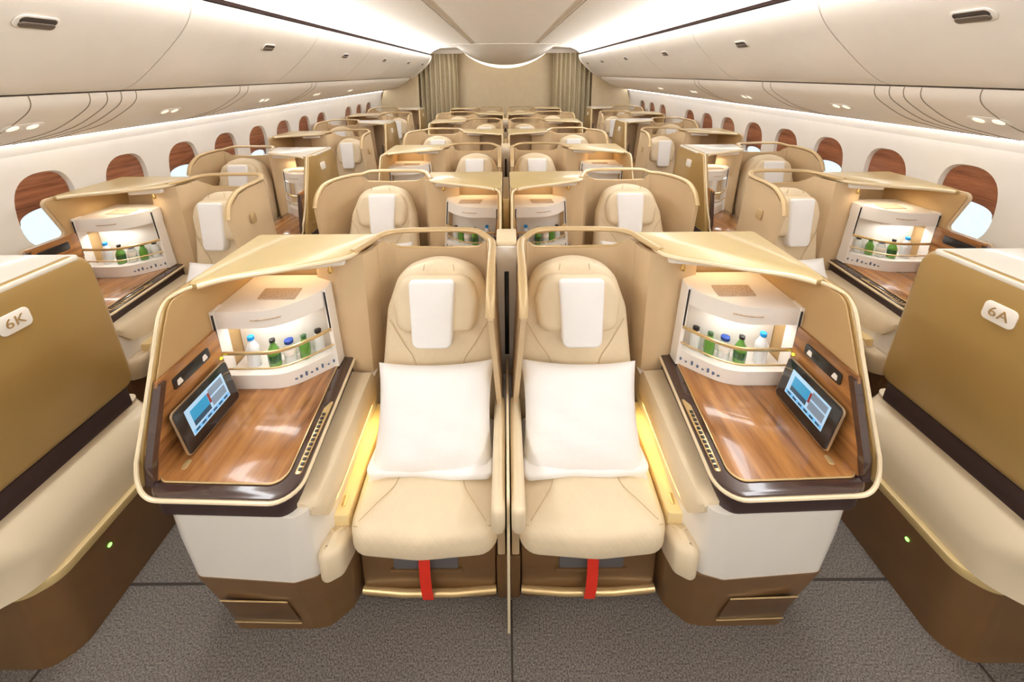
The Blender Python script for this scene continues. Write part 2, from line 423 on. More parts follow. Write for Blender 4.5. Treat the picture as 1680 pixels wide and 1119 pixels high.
    ed = [(.690, 1.585, .682)] + [(a, b, .680) for a, b in rp([(.693, 1.60, .0), (.638, .938, .075), (1.05, .951, .0)], .0, 8)][1:-1]
    ed += curve3([(1.05, .951, .680), (1.085, .953, .684), (1.115, .962, .700), (1.132, .975, .735), (1.137, .990, .78)], 4)[:-1]
    if var != 'wo': ed += curve3([(1.137, .990, .78), (1.138, 1.048, .90), (1.139, 1.113, 1.04), (1.139, 1.150, 1.125), (1.139, 1.175, 1.172), (1.137, 1.205, 1.197), (1.13, 1.24, 1.205), (1.11, 1.285, 1.206)] if var[0] == 'c' else [(1.137, .990, .78), (1.138, 1.06, .86), (1.139, 1.19, 1.06), (1.139, 1.262, 1.18), (1.137, 1.285, 1.203), (1.12, 1.31, 1.207)], 4)
    P('edge_trim', tube(ed, .0065, 8), 'cream_edge', None, 'pale gold edge trim')
    P('side_band', loft([[(1.098, y, z), (1.098, y+.022, z+.0), (1.122, y+.022, z), (1.122, y, z)] for y, z in ((.985, .69), (.995, .76), (1.04, .87), (1.083, .975))]), 'dark', 'desk_frame')
    if not far:
        P('vent_plate', plate(rp([(.660, 1.02), (.680, 1.02), (.699, 1.28), (.676, 1.33)], .006, 3), .692, .6955, .001), 'gold', 'desk_frame', 'gold vent plate')
        vb = MB()
        for k in range(13):
            t = k/12; x = .668+.019*t; y = 1.035+.215*t
            b = box(x-.006, x+.006, y-.005, y+.005, .6945, .699, .001); vb.add(b.v, b.f)
        P('vent_slots', vb, 'black', 'vent_plate')
        # wood wall beside the desk with tablet dock
        tw = loft([[(1.093, y0, .697), (1.093, 1.352, .697), (1.120, 1.352, .697), (1.120, y0, .697)] if z == 0 else [(1.110, y0, z), (1.110, 1.352, z), (1.120, 1.352, z), (1.120, y0, z)] for y0, z in ((1.0, 0), (1.085, .985))])
        P('tablet_wall', tw, 'wood', None, 'walnut wall panel beside the desk')
        def tp(a, b, h):
            t = (b-.697)/.288; return (1.093+.017*t-h, a, b)
        P('switch_panel', plate(rp([(1.13, .912), (1.295, .912), (1.295, .955), (1.13, .955)], .008, 3), 0, .004, .001, tp), 'black', 'tablet_wall', 'black switch panel')
        sb = MB()
        for a0 in (1.155, 1.27):
            q = plate(rp([(a0-.012, .92), (a0+.012, .92), (a0+.004, .942), (a0-.010, .94)], .003, 2), .004, .0055, .0005, tp); sb.add(q.v, q.f)
        P('switch_icons', sb, 'white_plastic', 'switch_panel')
        P('tablet_led', plate(rp([(1.335, .865), (1.345, .865), (1.345, .875), (1.335, .875)], .004, 3), 0, .005, .001, tp), 'led_y', 'tablet_wall')
        P('desk_button', plate(rp([(1.035, 1.035), (1.055, 1.035), (1.06, 1.07), (1.04, 1.07)], .009, 4), .697, .7, .001), 'gold', 'desk_top', 'gold oval button')
    # lower body
    if not win or var == 'wo':
        tp_ = rp([(.60, 1.07, .03), (.635, .965, .04), (.67, .955, .05), (1.045, .965, .06), (1.10, 1.03, .06), (1.12, 1.15, .05), (1.125, 1.73, .01), (.60, 1.73, .01)], .03, 4)
        md_ = rp([(.60, 1.07, .03), (.635, .985, .04), (.69, .965, .05), (1.06, .985, .06), (1.095, 1.03, .06), (1.12, 1.15, .05), (1.125, 1.73, .01), (.60, 1.73, .01)], .03, 4)
        bt_ = rp([(.60, 1.08, .03), (.64, 1.005, .04), (.715, .985, .05), (1.055, 1.005, .05), (1.08, 1.04, .05), (1.11, 1.15, .05), (1.12, 1.73, .01), (.60, 1.73, .01)], .03, 4)
        P('body', loft([[(a, b, .603) for a, b in tp_], [(a, b, .47) for a, b in md_], [(a, b, .275) for a, b in bt_]]), 'white_body', None, 'pearl white console body')
        t2 = rp([(.548, 1.10, .02), (.56, 1.06, .04), (.635, 1.00, .05), (.715, .982, .05), (1.055, 1.002, .05), (1.085, 1.04, .05), (1.115, 1.15, .05), (1.12, 1.73, .01), (.55, 1.73, .01)], .03, 4)
        b2 = rp([(.555, 1.15, .02), (.575, 1.08, .04), (.64, 1.025, .05), (.70, 1.018, .05), (.97, 1.02, .05), (1.03, 1.07, .05), (1.09, 1.2, .05), (1.10, 1.73, .01), (.555, 1.73, .01)], .03, 4)
        P('kick_base', loft([[(a, b, .282) for a, b in t2], [(a, b, .27) for a, b in t2], [(a, b, .05) for a, b in b2], [(a, b, 0) for a, b in b2]]), 'base', None, 'brown kick base')
        fy = lambda z: 1.019-.0325*z/.27
        kv = MB()
        P('access_panel', plate(rp([(.735, .055), (.955, .065), (.985, .185), (.76, .175)], .006, 2), 0, .004, .001, lambda a, b, h: (a, fy(b)-h, b)), 'base_dark', 'kick_base')
        P('access_trim', merge(tube([(.755, fy(.18)-.006, .18), (.985, fy(.19)-.005, .19)], .0022, 6), tube([(.73, fy(.05)-.006, .05), (.965, fy(.06)-.005, .06)], .0022, 6)), 'gold', 'kick_base')
    else:
        A = rp([(.55, 1.25, .02), (1.16, 1.25, .09), (1.225, 1.31, .08), (1.225, 1.80, .04), (.55, 1.80, .02)], .03, 6)
        Bp = rp([(.55, 1.18, .02), (1.10, 1.18, .12), (1.205, 1.27, .10), (1.205, 1.79, .04), (.55, 1.79, .02)], .03, 6)
        Cp = rp([(.55, 1.12, .02), (1.07, 1.12, .12), (1.175, 1.20, .10), (1.175, 1.79, .04), (.55, 1.79, .02)], .03, 6)
        Dp = rp([(.55, 1.05, .02), (1.02, 1.05, .12), (1.125, 1.12, .10), (1.125, 1.79, .04), (.55, 1.79, .02)], .03, 6)
        P('kick_base', loft([[(a, b, 0) for a, b in A], [(a, b, .312) for a, b in A]]), 'base', None, 'brown kick base')
        P('base_trim', plate(A, .308, .345, .006), 'champagne', None, 'pale gold ledge')
        P('body', loft([[(a, b, .345) for a, b in Bp], [(a, b, .46) for a, b in Bp], [(a, b, .535) for a, b in Cp], [(a, b, .585) for a, b in Dp], [(a, b, .602) for a, b in Dp]]), 'cream_body', None, 'cream console body')
        P('status_light', lathe([(.001, 0), (.007, .002), (.007, .006), (.001, .008)], 8), 'led', 'kick_base', 'small green light')
        L[-1][2].v[:] = [(1.222+z, 1.455+x, .245+y) for x, y, z in L[-1][2].v]
        P('long_skirt', box(.9, 1.14, 1.1, 1.74, .60, .676, .006), 'dark_matt', 'desk_skirt')
    # seat side of the console
    if var != 'we' or not far:
        sec = []
        for y, uo, ui, zt, zb in ((.985, .645, .622, .618, .575), (1.0, .650, .606, .627, .55), (1.03, .654, .594, .628, .51), (1.12, .664, .588, .630, .49), (1.55, .706, .600, .630, .49)):
            sec.append([(uo+.02, y, zb), (ui, y, zb), (ui-.004, y, zb+.03), (ui-.001, y, zt-.026), (ui+.012, y, zt-.006), (uo, y, zt), (uo+.02, y, zt)])
        P('arm_pad', loft(sec), 'leather_plain', None, 'cream arm pad beside the desk')
        P('side_well', box(.55, .66, 1.07, 1.56, .26, .452, .008), 'well', None, 'cream side ledge')
        P('well_button', plate(rp([(.573, 1.10), (.588, 1.10), (.592, 1.14), (.577, 1.14)], .006, 3), .452, .455, .001), 'gold', 'side_well')
        eo = rp([(.535, 1.085, .02), (.555, 1.0, .03), (.625, .962, .03), (.64, 1.085, .015)], .02, 5)
        P('end_cushion', pad(eo, .285, .412, .03, .01), 'leather_plain', None, 'rounded cream end cushion')
    # number badge
    if var == 'we':
        P('seat_number_plate', plate(rp([(1.455, 1.07), (1.545, 1.07), (1.545, 1.13), (1.455, 1.13)], .016, 4), 1.15, 1.155, .002, lambda a, b, h: (h, a, b)), 'badge', 'side_panel', 'white seat number plate')
    if var == 'wo':
        P('seat_number_plate', plate(rp([(1.46, .99), (1.51, .99), (1.51, 1.05), (1.46, 1.05)], .012, 4), .064, .058, .001, lambda a, b, h: (h, a, b)), 'rail', 'wing_panel', 'small bronze number plate')
    return L

def mb_path(z, ins=0.):
    """minibar front, plan path from the outer side to the seat side, leaning forward at the bottom"""
    t = (z-.70)/.36
    pts = [(1.118, 1.375-.02*t), (1.0, 1.375-.02*t), (.92, 1.378-.015*t), (.86, 1.40-.005*t), (.80, 1.45+.005*t), (.737+.025*t, 1.51+.01*t)]
    return [(p[0], p[1]+ins) for p in curve3([(a, b, 0) for a, b in pts], 4)]

def minibar_parts(var):
    L = []
    def P(name, mb, m, parent=None, label=None, **k): L.append((name, parent, mb, m, label, k))
    yb = 1.64
    def block(z0, z1, ins=0.):
        a = mb_path(z0, ins); b = mb_path(z1, ins)
        A = [(x, y, z0) for x, y in a] + [(a[-1][0], yb, z0), (a[0][0], yb, z0)]
        Bt = [(x, y, z1) for x, y in b] + [(b[-1][0], yb, z1), (b[0][0], yb, z1)]
        return loft([A, Bt])
    P('lower_tray', block(.698, .765), 'white_plastic')
    P('upper_hood', block(.985, 1.06), 'white_plastic')
    P('interior', block(.765, .985, .12), 'white_plastic')
    P('top_grille', plate(rp([(.845, 1.44), (.995, 1.44), (1.01, 1.525), (.855, 1.525)], .006, 2), 1.06, 1.063, .001), 'grille', 'upper_hood', 'taupe speaker grille')
    P('hood_slot', tube([(x, y-.002, 1.022) for x, y in mb_path(1.022)[5:12]], .003, 5), 'grille', 'upper_hood')
    b = mb_path(.70); t = mb_path(1.06)
    for i in (0, -1):
        (x0, y0), (x1, y1) = b[i], t[i]
        P('side_post', loft([[(x-.008, y-.008, z), (x+.008, y-.008, z), (x+.008, y+.05, z), (x-.008, y+.05, z)] for x, y, z in ((x0, y0, .698), (x1, y1, 1.063))]), 'white_plastic')
    def strip(i, z0, z1, dx):
        f = lambda z: [b[i][k]+(t[i][k]-b[i][k])*(z-.70)/.36 for k in (0, 1)]
        (x0, y0), (x1, y1) = f(z0), f(z1)
        return tube([(x0+dx, y0-.008, z0), (x1+dx, y1-.008, z1)], .004, 6)
    P('post_strip', strip(0, .84, 1.05, -.006), 'black', 'side_post', 'black strip on the post'); P('post_strip', strip(-1, .885, 1.05, .000), 'black', 'side_post', 'black strip on the post')
    P('front_rail', tube([(x, y-.008, .878) for x, y in mb_path(.878)], .006, 8, flat=(1, 1.3)), 'gold', None, 'gold front rail')
    P('front_rail', tube([(x, y-.008, .805) for x, y in mb_path(.805)], .004, 8), 'gold', None, 'thin gold lower rail')
    ic = MB(); pth = mb_path(.735)
    for k in range(12, 20):
        x, y = pth[k]; q = box(x-.005, x+.005, y-.0025, y+.002, .722, .722+.006+.012*((k*7) % 3)/2, 0); ic.add(q.v, q.f)
    P('icons', ic, 'icon', 'lower_tray', 'small printed icons')
    return L

def build_meshes(parts, var, pre, du=None):
    d0 = deform_for(var); out = []
    d = (lambda u, y, z: d0(du(u), y, z)) if du else d0
    for name, parent, mb, m, label, k in parts:
        out.append((name, parent, mesh_of(pre+'_'+name, mb, m, deform=d, **k), label))
    return out

LIB = {}
for var in ('c', 'co', 'we', 'wo'):
    LIB['seat', var] = build_meshes(seat_parts(var), var, 'seat_'+var, {'we': lambda u: u+.045, 'wo': lambda u: .53-(.53-u)*.86}.get(var))
    LIB['console', var] = build_meshes(console_parts(var), var, 'console_'+var)
    LIB['minibar', var] = build_meshes(minibar_parts(var), var, 'minibar_'+var)

def place(kind, var, mir, loc, name, label, cat, group, skip=()):
    e = link(name, None, None, loc); tag(e, label, cat, group)
    made = {}
    for pn, parent, me, lab in LIB[kind, var]:
        if pn in skip or parent in skip: continue
        o = link(pn, mirrored(me) if mir else me, made[parent] if parent else e)
        if lab: o['label'] = lab
        made[pn] = o
    return e, made

# ------------------------------------------------------------------ small loose things
def pillow_mesh(w, h, t, name, seed):
    rnd = random.Random(seed); n = 16; vs = []; fs = []
    def pt(i, j, sgn):
        u = -1+2*i/n; v = -1+2*j/n
        th = max(0, (1-abs(u)**2.6)*(1-abs(v)**2.6))**.55
        pin = 1-.09*(1-abs(v)**2)*abs(u)**3*1.0; pin2 = 1-.09*(1-abs(u)**2)*abs(v)**3
        wr = .007*math.sin(9*u+5*v+seed)*math.sin(7*v-3*u)*th
        return (u*w/2*pin, v*h/2*pin2, sgn*(t/2*th+.002)+wr)
    for sgn in (1, -1):
        for i in range(n+1):
            for j in range(n+1): vs.append(pt(i, j, sgn))
    m = (n+1)*(n+1)
    for i in range(n):
        for j in range(n):
            a = i*(n+1)+j; fs.append((a, a+n+1, a+n+2, a+1)); fs.append((m+a, m+a+1, m+a+n+2, m+a+n+1))
    bd = [i*(n+1) for i in range(n+1)] + [n*(n+1)+j for j in range(1, n+1)] + [i*(n+1)+n for i in range(n-1, -1, -1)] + [j for j in range(n-1, 0, -1)]
    for a, b in zip(bd, bd[1:]+bd[:1]): fs.append((a, b, m+b, m+a))
    mb = MB().add(vs, fs); return mesh_of(name, mb, 'cloth', smooth=80)
PIL = [pillow_mesh(.47, .40, .15, 'pillow_mesh', k) for k in (1, 2)]
def blanket_mesh():
    po = rp([(-.235, -.13, .03), (-.05, -.118, .1), (.08, -.128, .1), (.235, -.12, .03), (.225, .13, .02), (-.225, .13, .02)], .03, 4)
    return mesh_of('blanket_mesh', pad(po, 0, .03, .012, .004), 'cloth')
BLK = blanket_mesh()

def bottle(kind):
    """body, cap, label meshes for one bottle"""
    if kind == 'water':
        return [('body', lathe([(.004, 0), (.026, .002), (.028, .02), (.026, .05), (.028, .08), (.027, .105), (.012, .135), (.011, .142)], 14), 'water'), ('cap', lathe([(.0135, .140), (.0145, .143), (.0145, .158), (.011, .161)], 12), 'cap_blue')]
    if kind == 'green':
        return [('body', lathe([(.004, 0), (.026, .002), (.027, .02), (.027, .075), (.020, .095), (.011, .115), (.010, .128)], 14), 'glass_green'), ('cap', lathe([(.011, .126), (.0125, .128), (.0125, .142), (.009, .144)], 12), 'black'), ('bottle_label', lathe([(.0277, .028), (.028, .03), (.028, .065), (.0277, .067)], 14), 'glass_dkgreen')]
    if kind == 'blue':
        return [('body', lathe([(.004, 0), (.024, .002), (.026, .02), (.026, .08), (.018, .098), (.017, .11)], 14), 'glass_white'), ('cap', lathe([(.018, .105), (.0195, .107), (.0195, .122), (.016, .124)], 12), 'lbl_blue'), ('bottle_label', lathe([(.0265, .05), (.027, .052), (.027, .074), (.0265, .076)], 14), 'white_plastic')]
    if kind == 'lime':
        return [('body', lathe([(.004, 0), (.022, .002), (.024, .02), (.024, .07), (.014, .095), (.011, .112)], 14), 'glass_green'), ('cap', lathe([(.012, .108), (.013, .11), (.013, .122), (.01, .124)], 12), 'glass_dkgreen')]
    return [('body', lathe([(.004, 0), (.023, .002), (.025, .015), (.025, .08), (.015, .098), (.013, .106)], 14), 'glass_white'), ('cap', lathe([(.0145, .103), (.0155, .105), (.0155, .119), (.012, .121)], 12), 'black')]
BOT = {k: [(n, mesh_of('bottle_'+k+'_'+n, mb, m)) for n, mb, m in bottle(k)] for k in ('water', 'green', 'blue', 'lime', 'pale')}
BNAME = {'water': 'clear water bottle with bright blue cap', 'green': 'green glass bottle with black cap', 'blue': 'pale bottle with dark blue cap', 'lime': 'lime green bottle with dark green cap', 'pale': 'pale bottle with black cap'}

def tablet_meshes():
    w, h = .255, .165
    mp = lambda a, b, z: (a, b, z)
    body = plate(rp([(-w/2, 0), (w/2, 0), (w/2, h), (-w/2, h)], .014, 4), 0, .012, .003)
    edge = tube([(a, b, .006) for a, b in rp([(-w/2, 0), (w/2, 0), (w/2, h), (-w/2, h)], .014, 4)], .0045, 6, closed=True)
    sb = MB(); fm = []
    def q(x0, x1, y0, y1, i, z):
        x0, x1, y0, y1 = x0*.86, x1*.86, .09+(y0-.092)*.86, .09+(y1-.092)*.86
        sb.add([(x0, y0, z), (x1, y0, z), (x1, y1, z), (x0, y1, z)], [(0, 1, 2, 3)]); fm.append(i)
    q(-.105, .105, .035, .15, 1, .0128); q(-.085, .005, .063, .132, 0, .0131); q(-.085, .005, .063, .085, 5, .0133)
    q(.016, .095, .063, .1, 2, .0131); q(.016, .095, .108, .14, 2, .0131); q(.006, .016, .085, .13, 3, .0132); q(-.1, .1, .04, .055, 4, .0131)
    for k in range(6): q(-.09+.032*k, -.07+.032*k, .043, .052, 5, .0133)
    return [('tablet_body', mesh_of('tablet_body', body, 'tab_body')), ('tablet_rim', mesh_of('tablet_rim', edge, 'tab_edge')), ('screen', mesh_of('tablet_screen', sb, ['scr_a', 'scr_b', 'scr_c', 'scr_d', 'scr_e', 'scr_f'], fmat=fm))]
TAB = tablet_meshes()

# ------------------------------------------------------------------ rows of suites
PC, PW = 1.20, 1.12         # row pitch, centre and window side
ORD = ['front', 'second', 'third', 'fourth', 'fifth', 'sixth', 'seventh']
def suite(side, zone, row):
    """side -1 left / +1 right of the cabin centre; zone 'c' or 'w'"""
    even = row % 2 == 0
    if zone == 'c':
        var = 'c' if even else 'co'; y0 = PC*row
        x0, mir = (0., side < 0) if even else (side*1.175, side > 0)
        where = '%s of the centre line' % ('left' if side < 0 else 'right')
    else:
        y0 = -.33+PW*row+((.06 if row else 0) if even else .13)
        var = 'we' if even else 'wo'
        x0, mir = (side*2.70, side > 0) if even else (side*1.475, side < 0)
        where = 'by the %s windows' % ('left' if side < 0 else 'right')
    rw = ORD[row]
    dfm = deform_for(var)
    def world(u, y, z):
        if dfm: u, y, z = dfm(u, y, z)
        return (x0+(-u if mir else u), y0+y, z)
    seat_by = {('c', True): 'next to the divider', ('c', False): 'on the aisle', ('w', True): 'by the window', ('w', False): 'on the aisle'}[zone, even]
    wloc = ('centre block, ' if zone == 'c' else 'window side, ')+('left' if side < 0 else 'right')
    lod = row
    skip = set()
    if not (zone == 'c' and row == 0):
        skip |= {'access_panel', 'access_trim', 'life_vest_tab', 'kick_strip', 'storage_slot', 'slot_lip', 'well_button', 'cushion_seam', 'desk_button', 'switch_icons', 'tablet_led'}
    if row >= 2: skip |= {'seat_cushion', 'seat_base', 'armrest', 'armrest_support', 'vent_slots', 'vent_plate', 'end_cushion', 'back_seam', 'side_well', 'desk_inlay', 'lamp_knob'}
    if row >= 2 and zone == 'c': skip |= {'desk_top', 'desk_frame', 'desk_skirt', 'side_band', 'kick_base', 'body', 'arm_pad', 'tablet_wall', 'switch_panel'}
    if row >= 4: skip |= {'tablet_wall', 'switch_panel', 'arm_pad', 'kick_base', 'body', 'base_trim'}
    sk = set(skip)
    if zone == 'w' and row == 0:
        sk |= {'lamp_knob', 'vent_plate', 'vent_slots', 'switch_panel', 'well_button'}
    if zone == 'c' or not even or row >= 4:
        sk |= {'status_light'}
    if zone == 'w' and even and row > 0: sk |= {'status_light'}
    desc = {'c': 'tan suite console with canopy', 'co': 'tan suite console with flared aisle wing', 'we': 'bronze sided suite console', 'wo': 'tan suite console with aisle wing panel'}[var]
    con, cp = place('console', var, mir, (x0, y0, 0), 'suite_console', '%s, %s row, %s' % (desc, rw, wloc), 'console', 'suite consoles', sk)
    has_seat = not (zone == 'w' and row == 0)
    if has_seat:
        s, _ = place('seat', var, mir, (x0, y0, 0), 'airline_seat', 'cream leather seat %s, %s row, %s' % (seat_by, rw, wloc), 'seat', 'cream leather seats', skip)
    if has_seat and row <= 1:
        o = link('pillow', PIL[(row+(side > 0)) % 2]); tag(o, 'plump white pillow on the seat in the %s row, %s' % (rw, wloc), 'pillow', 'white pillows')
        o.location = world(.285, 1.305, .625); o.rotation_euler = (math.radians(52), 0, math.radians(-2*side))
        if row == 0:
            o = link('blanket', BLK); tag(o, 'white folded cloth under the pillow, front row, %s' % wloc, 'blanket', 'folded white cloths')
            o.location = world(.285, 1.285, .492); o.rotation_euler = (0, 0, math.radians(2*side))
    if (row <= 1 and not (zone == 'w' and row == 0)) or (row == 2):
        place('minibar', var, mir, (x0, y0, 0), 'minibar', 'white open minibar cabinet on the desk, %s row, %s' % (rw, wloc), 'minibar', 'white minibars', {'icons'} if row > 1 else ())
        if row <= 1:
            lst = [('water', 1.04, 1.43), ('green', .955, 1.43), ('blue', .90, 1.45), ('lime', .853, 1.478), ('pale', .812, 1.52)]
            for k, u, y in lst:
                e = link('bottle', None, None, world(u, y, .7655)); tag(e, '%s, minibar of the %s row, %s' % (BNAME[k], rw, wloc), 'bottle', 'minibar bottles')
                e.scale = (.9, .9, .86)
                for n, me in BOT[k]: link(n, me, e)
    if (row == 0 and zone == 'c') or (row == 1 and zone == 'w' and False):
        e = link('tablet', None); tag(e, 'black tablet with lit blue screen in its dock, %s desk of the front row' % ('left' if side < 0 else 'right'), 'tablet', 'docked tablets')
        sgn = -1 if mir else 1
        # long side along y, screen faces the seat and leans back
        ax = Vector((0, -sgn*1., 0)); up = Vector((sgn*.20, 0, .98)).normalized(); nn = ax.cross(up)
        mtx = Matrix((ax, up, nn)).transposed().to_4x4(); mtx.translation = Vector(world(1.060, 1.203, .7035))
        e.matrix_world = mtx
        for n, me in TAB:
            link(n, me, e)
    return con, cp

NUM = {}
for row in range(7):
    for side in (-1, 1):
        suite(side, 'c', row)
        con, cp = suite(side, 'w', row)
        if row == 0: NUM[side] = (con, cp)

# seat number lettering on the two near plates
for side, txt in ((-1, '6K'), (1, '6A')):
    cu = bpy.data.curves.new('seat_number', 'FONT'); cu.body = txt; cu.size = .046; cu.extrude = .0008; cu.align_x = 'CENTER'; cu.align_y = 'CENTER'; cu.space_character = 1.1
    cu.materials.append(M['ink_gold'])
    dg = bpy.context.evaluated_depsgraph_get()
    tmp = bpy.data.objects.new('tmp', cu); COL.objects.link(tmp); dg.update()
    me = bpy.data.meshes.new_from_object(tmp.evaluated_get(bpy.context.evaluated_depsgraph_get())); bpy.data.objects.remove(tmp)
    con, cp = NUM[side]
    o = link('seat_number', me, cp['seat_number_plate']); o['label'] = 'gold seat number '+txt
    u, y, z = deform_for('we')(1.1565, 1.50, 1.10)
    x = u if side < 0 else -u
    ln = .08/.58
    f = Vector((1, 0, ln*1.)).normalized() if side < 0 else Vector((-1, 0, ln)).normalized()   # outward normal
    r = Vector((0, 1, 0)) if side < 0 else Vector((0, -1, 0)); uu = f.cross(r)
    mt = Matrix((r, uu, f)).transposed().to_4x4(); mt.translation = Vector((x, y, z)); o.matrix_local = mt

# centre dividers
def divider(row):
    y0 = PC*row; even = row % 2 == 0
    e = link('centre_divider', None, None, (0, y0, 0))
    if even:
        tag(e, 'tan centre divider with dark slot, %s row' % ORD[row], 'divider', 'centre dividers')
        link('post', mesh_of('post', loft([[(-w, 1.66, z), (w, 1.66, z), (w, 1.80, z), (-w, 1.80, z)] for w, z in ((.003, .0), (.003, .6), (.003, .9), (.003, 1.19))]), 'shell'), e)
        link('post_cap', mesh_of('post_cap', plate(rp([(-.045, 1.64), (.045, 1.64), (.045, 1.79), (-.045, 1.79)], .008, 3), 1.195, 1.215, .005), 'cream_edge'), e)
        link('post_face', mesh_of('post_face', plate(rp([(-.034, .55), (.034, .55), (.046, 1.195), (-.046, 1.195)], .004, 2), 1.625, 1.655, .003, lambda a, b, h: (a, h, b)), 'white_body'), e)
        o = link('slot', mesh_of('slot', plate(rp([(-.010, .66), (.010, .66), (.010, 1.08), (-.010, 1.08)], .003, 2), 1.6245, 1.620, .001, lambda a, b, h: (a, h, b)), 'black'), e); o['label'] = 'dark vertical slot'
        if row == 0:
            link('fin', mesh_of('fin', plate(rp([(1.0, 0, .004), (1.615, 0, .004), (1.615, .66, .02), (1.45, .65, .05), (.985, .635, .03)], .01, 4), -.005, .005, .003, lambda a, b, h: (h, a, b)), 'cream_edge'), e)
            for q in (box(-.044, -.006, 1.10, 1.58, 0, .215, .004), box(.006, .044, 1.10, 1.58, 0, .215, .004)): link('lower_panel', mesh_of('lower_panel', q, 'base'), e)
    else:
        tag(e, 'brown filler strip between the two centre consoles, %s row' % ORD[row], 'divider', 'centre dividers')
        link('filler', mesh_of('filler', box(-.022, .022, 1.19, 1.74, 0, 1.17, .004), 'bronze'), e)
for r in range(6): divider(r)

# ------------------------------------------------------------------ cabin shell
YA, YB = -3.2, 9.75
struct('floor', box(-2.8, 2.8, YA, YB+.4, -.05, 0, 0), 'carpet')
for i, (x0, x1, ya, yb) in enumerate(((.006, .013, -.4, 1.095), (-1.50, -1.10, 1.147, 1.155), (1.10, 1.50, 1.147, 1.155), (-1.575, -1.567, .2, 1.0), (1.567, 1.575, .2, 1.0))):
    struct('trim_%d' % (i+1), box(x0, x1, ya, yb, 0, .0025, 0), 'carpet_seam')

WP = .533; W0 = 2.315; N0, N1 = -2, 13
PROF = [(0, 2.66), (.35, 2.70), (.62, 2.725), (.80, 2.745), (.86, 2.75), (1.0, 2.755), (1.155, 2.755), (1.3, 2.75), (1.44, 2.735), (1.50, 2.72), (1.57, 2.685)]
def wx(z):
    for (a, xa), (b, xb) in zip(PROF, PROF[1:]):
        if a <= z <= b: return xa+(xb-xa)*(z-a)/(b-a)
    return PROF[-1][1]
def sup(t, hw, hh, n=2.7):
    c, s = math.cos(t), math.sin(t)
    return (math.copysign(abs(c)**(2/n), c)*hw, math.copysign(abs(s)**(2/n), s)*hh)
WZ, WH, WHW = 1.155, .228, .166
NR = 40
def rect_pt(t, y0, y1, z0, z1, yc, zc):
    c, s = math.cos(t), math.sin(t)
    k = 1e9
    if abs(c) > 1e-9: k = min(k, ((y1 if c > 0 else y0)-yc)/c)
    if abs(s) > 1e-9: k = min(k, ((z1 if s > 0 else z0)-zc)/s)
    return (yc+c*k, zc+s*k)
def window_wall(side):
    mb = MB(); z0, z1 = .80, 1.50
    for i in range(N0, N1+1):
        yc = W0+WP*i; ya, yb = yc-WP/2, yc+WP/2
        if i == 8 or i > 11:
            zz = [z0, .86, 1.0, 1.155, 1.3, 1.44, z1]
            q = loft([[(side*wx(z), y, z) for z in zz] for y in (ya, yb)], closed_ring=False, cap=False); mb.add(q.v, q.f); continue
        angs = sorted(set([2*PI*k/NR for k in range(NR)] + [math.atan2(z-WZ, y-yc) % (2*PI) for y in (ya, yb) for z in (z0, z1)]))
        n = len(angs); rings = []
        for f in (0, .35, 1):
            ring = []
            for t in angs:
                a, b = sup(t, WHW, WH); r = rect_pt(t, ya, yb, z0, z1, yc, WZ)
                # direction-matched hole point
                k = math.hypot(a, b); 
                y = yc+a+(r[0]-yc-a)*f; z = WZ+b+(r[1]-WZ-b)*f
                ring.append((side*wx(z), y, z))
            rings.append(ring)
        rev = [(side*(wx(WZ+sup(t, WHW, WH)[1])+.055), yc+sup(t, WHW*.93, WH)[0], WZ+sup(t, WHW, WH*.95)[1]) for t in angs]
        q = loft([rev]+rings, cap=False); mb.add(q.v, q.f)
    ys, ye = W0+WP*(N0-.5), W0+WP*(N1+.5)
    lo = [(side*x, z) for z, x in PROF if z <= .80]; hi = [(side*wx(1.5), 1.5), (side*wx(1.57), 1.57)]
    for pr in (lo, hi):
        q = loft([[(x, y, z) for x, z in pr] for y in (ys, ye)], closed_ring=False, cap=False); mb.add(q.v, q.f)
    full = [(side*x, z) for z, x in PROF]
    for a, b in ((YA, ys), (ye, YB)):
        q = loft([[(x, y, z) for x, z in full] for y in (a, b)], closed_ring=False, cap=False); mb.add(q.v, q.f)
    return struct('wall_left' if side < 0 else 'wall_right', mb, 'wall', smooth=30)
for s in (-1, 1): window_wall(s)

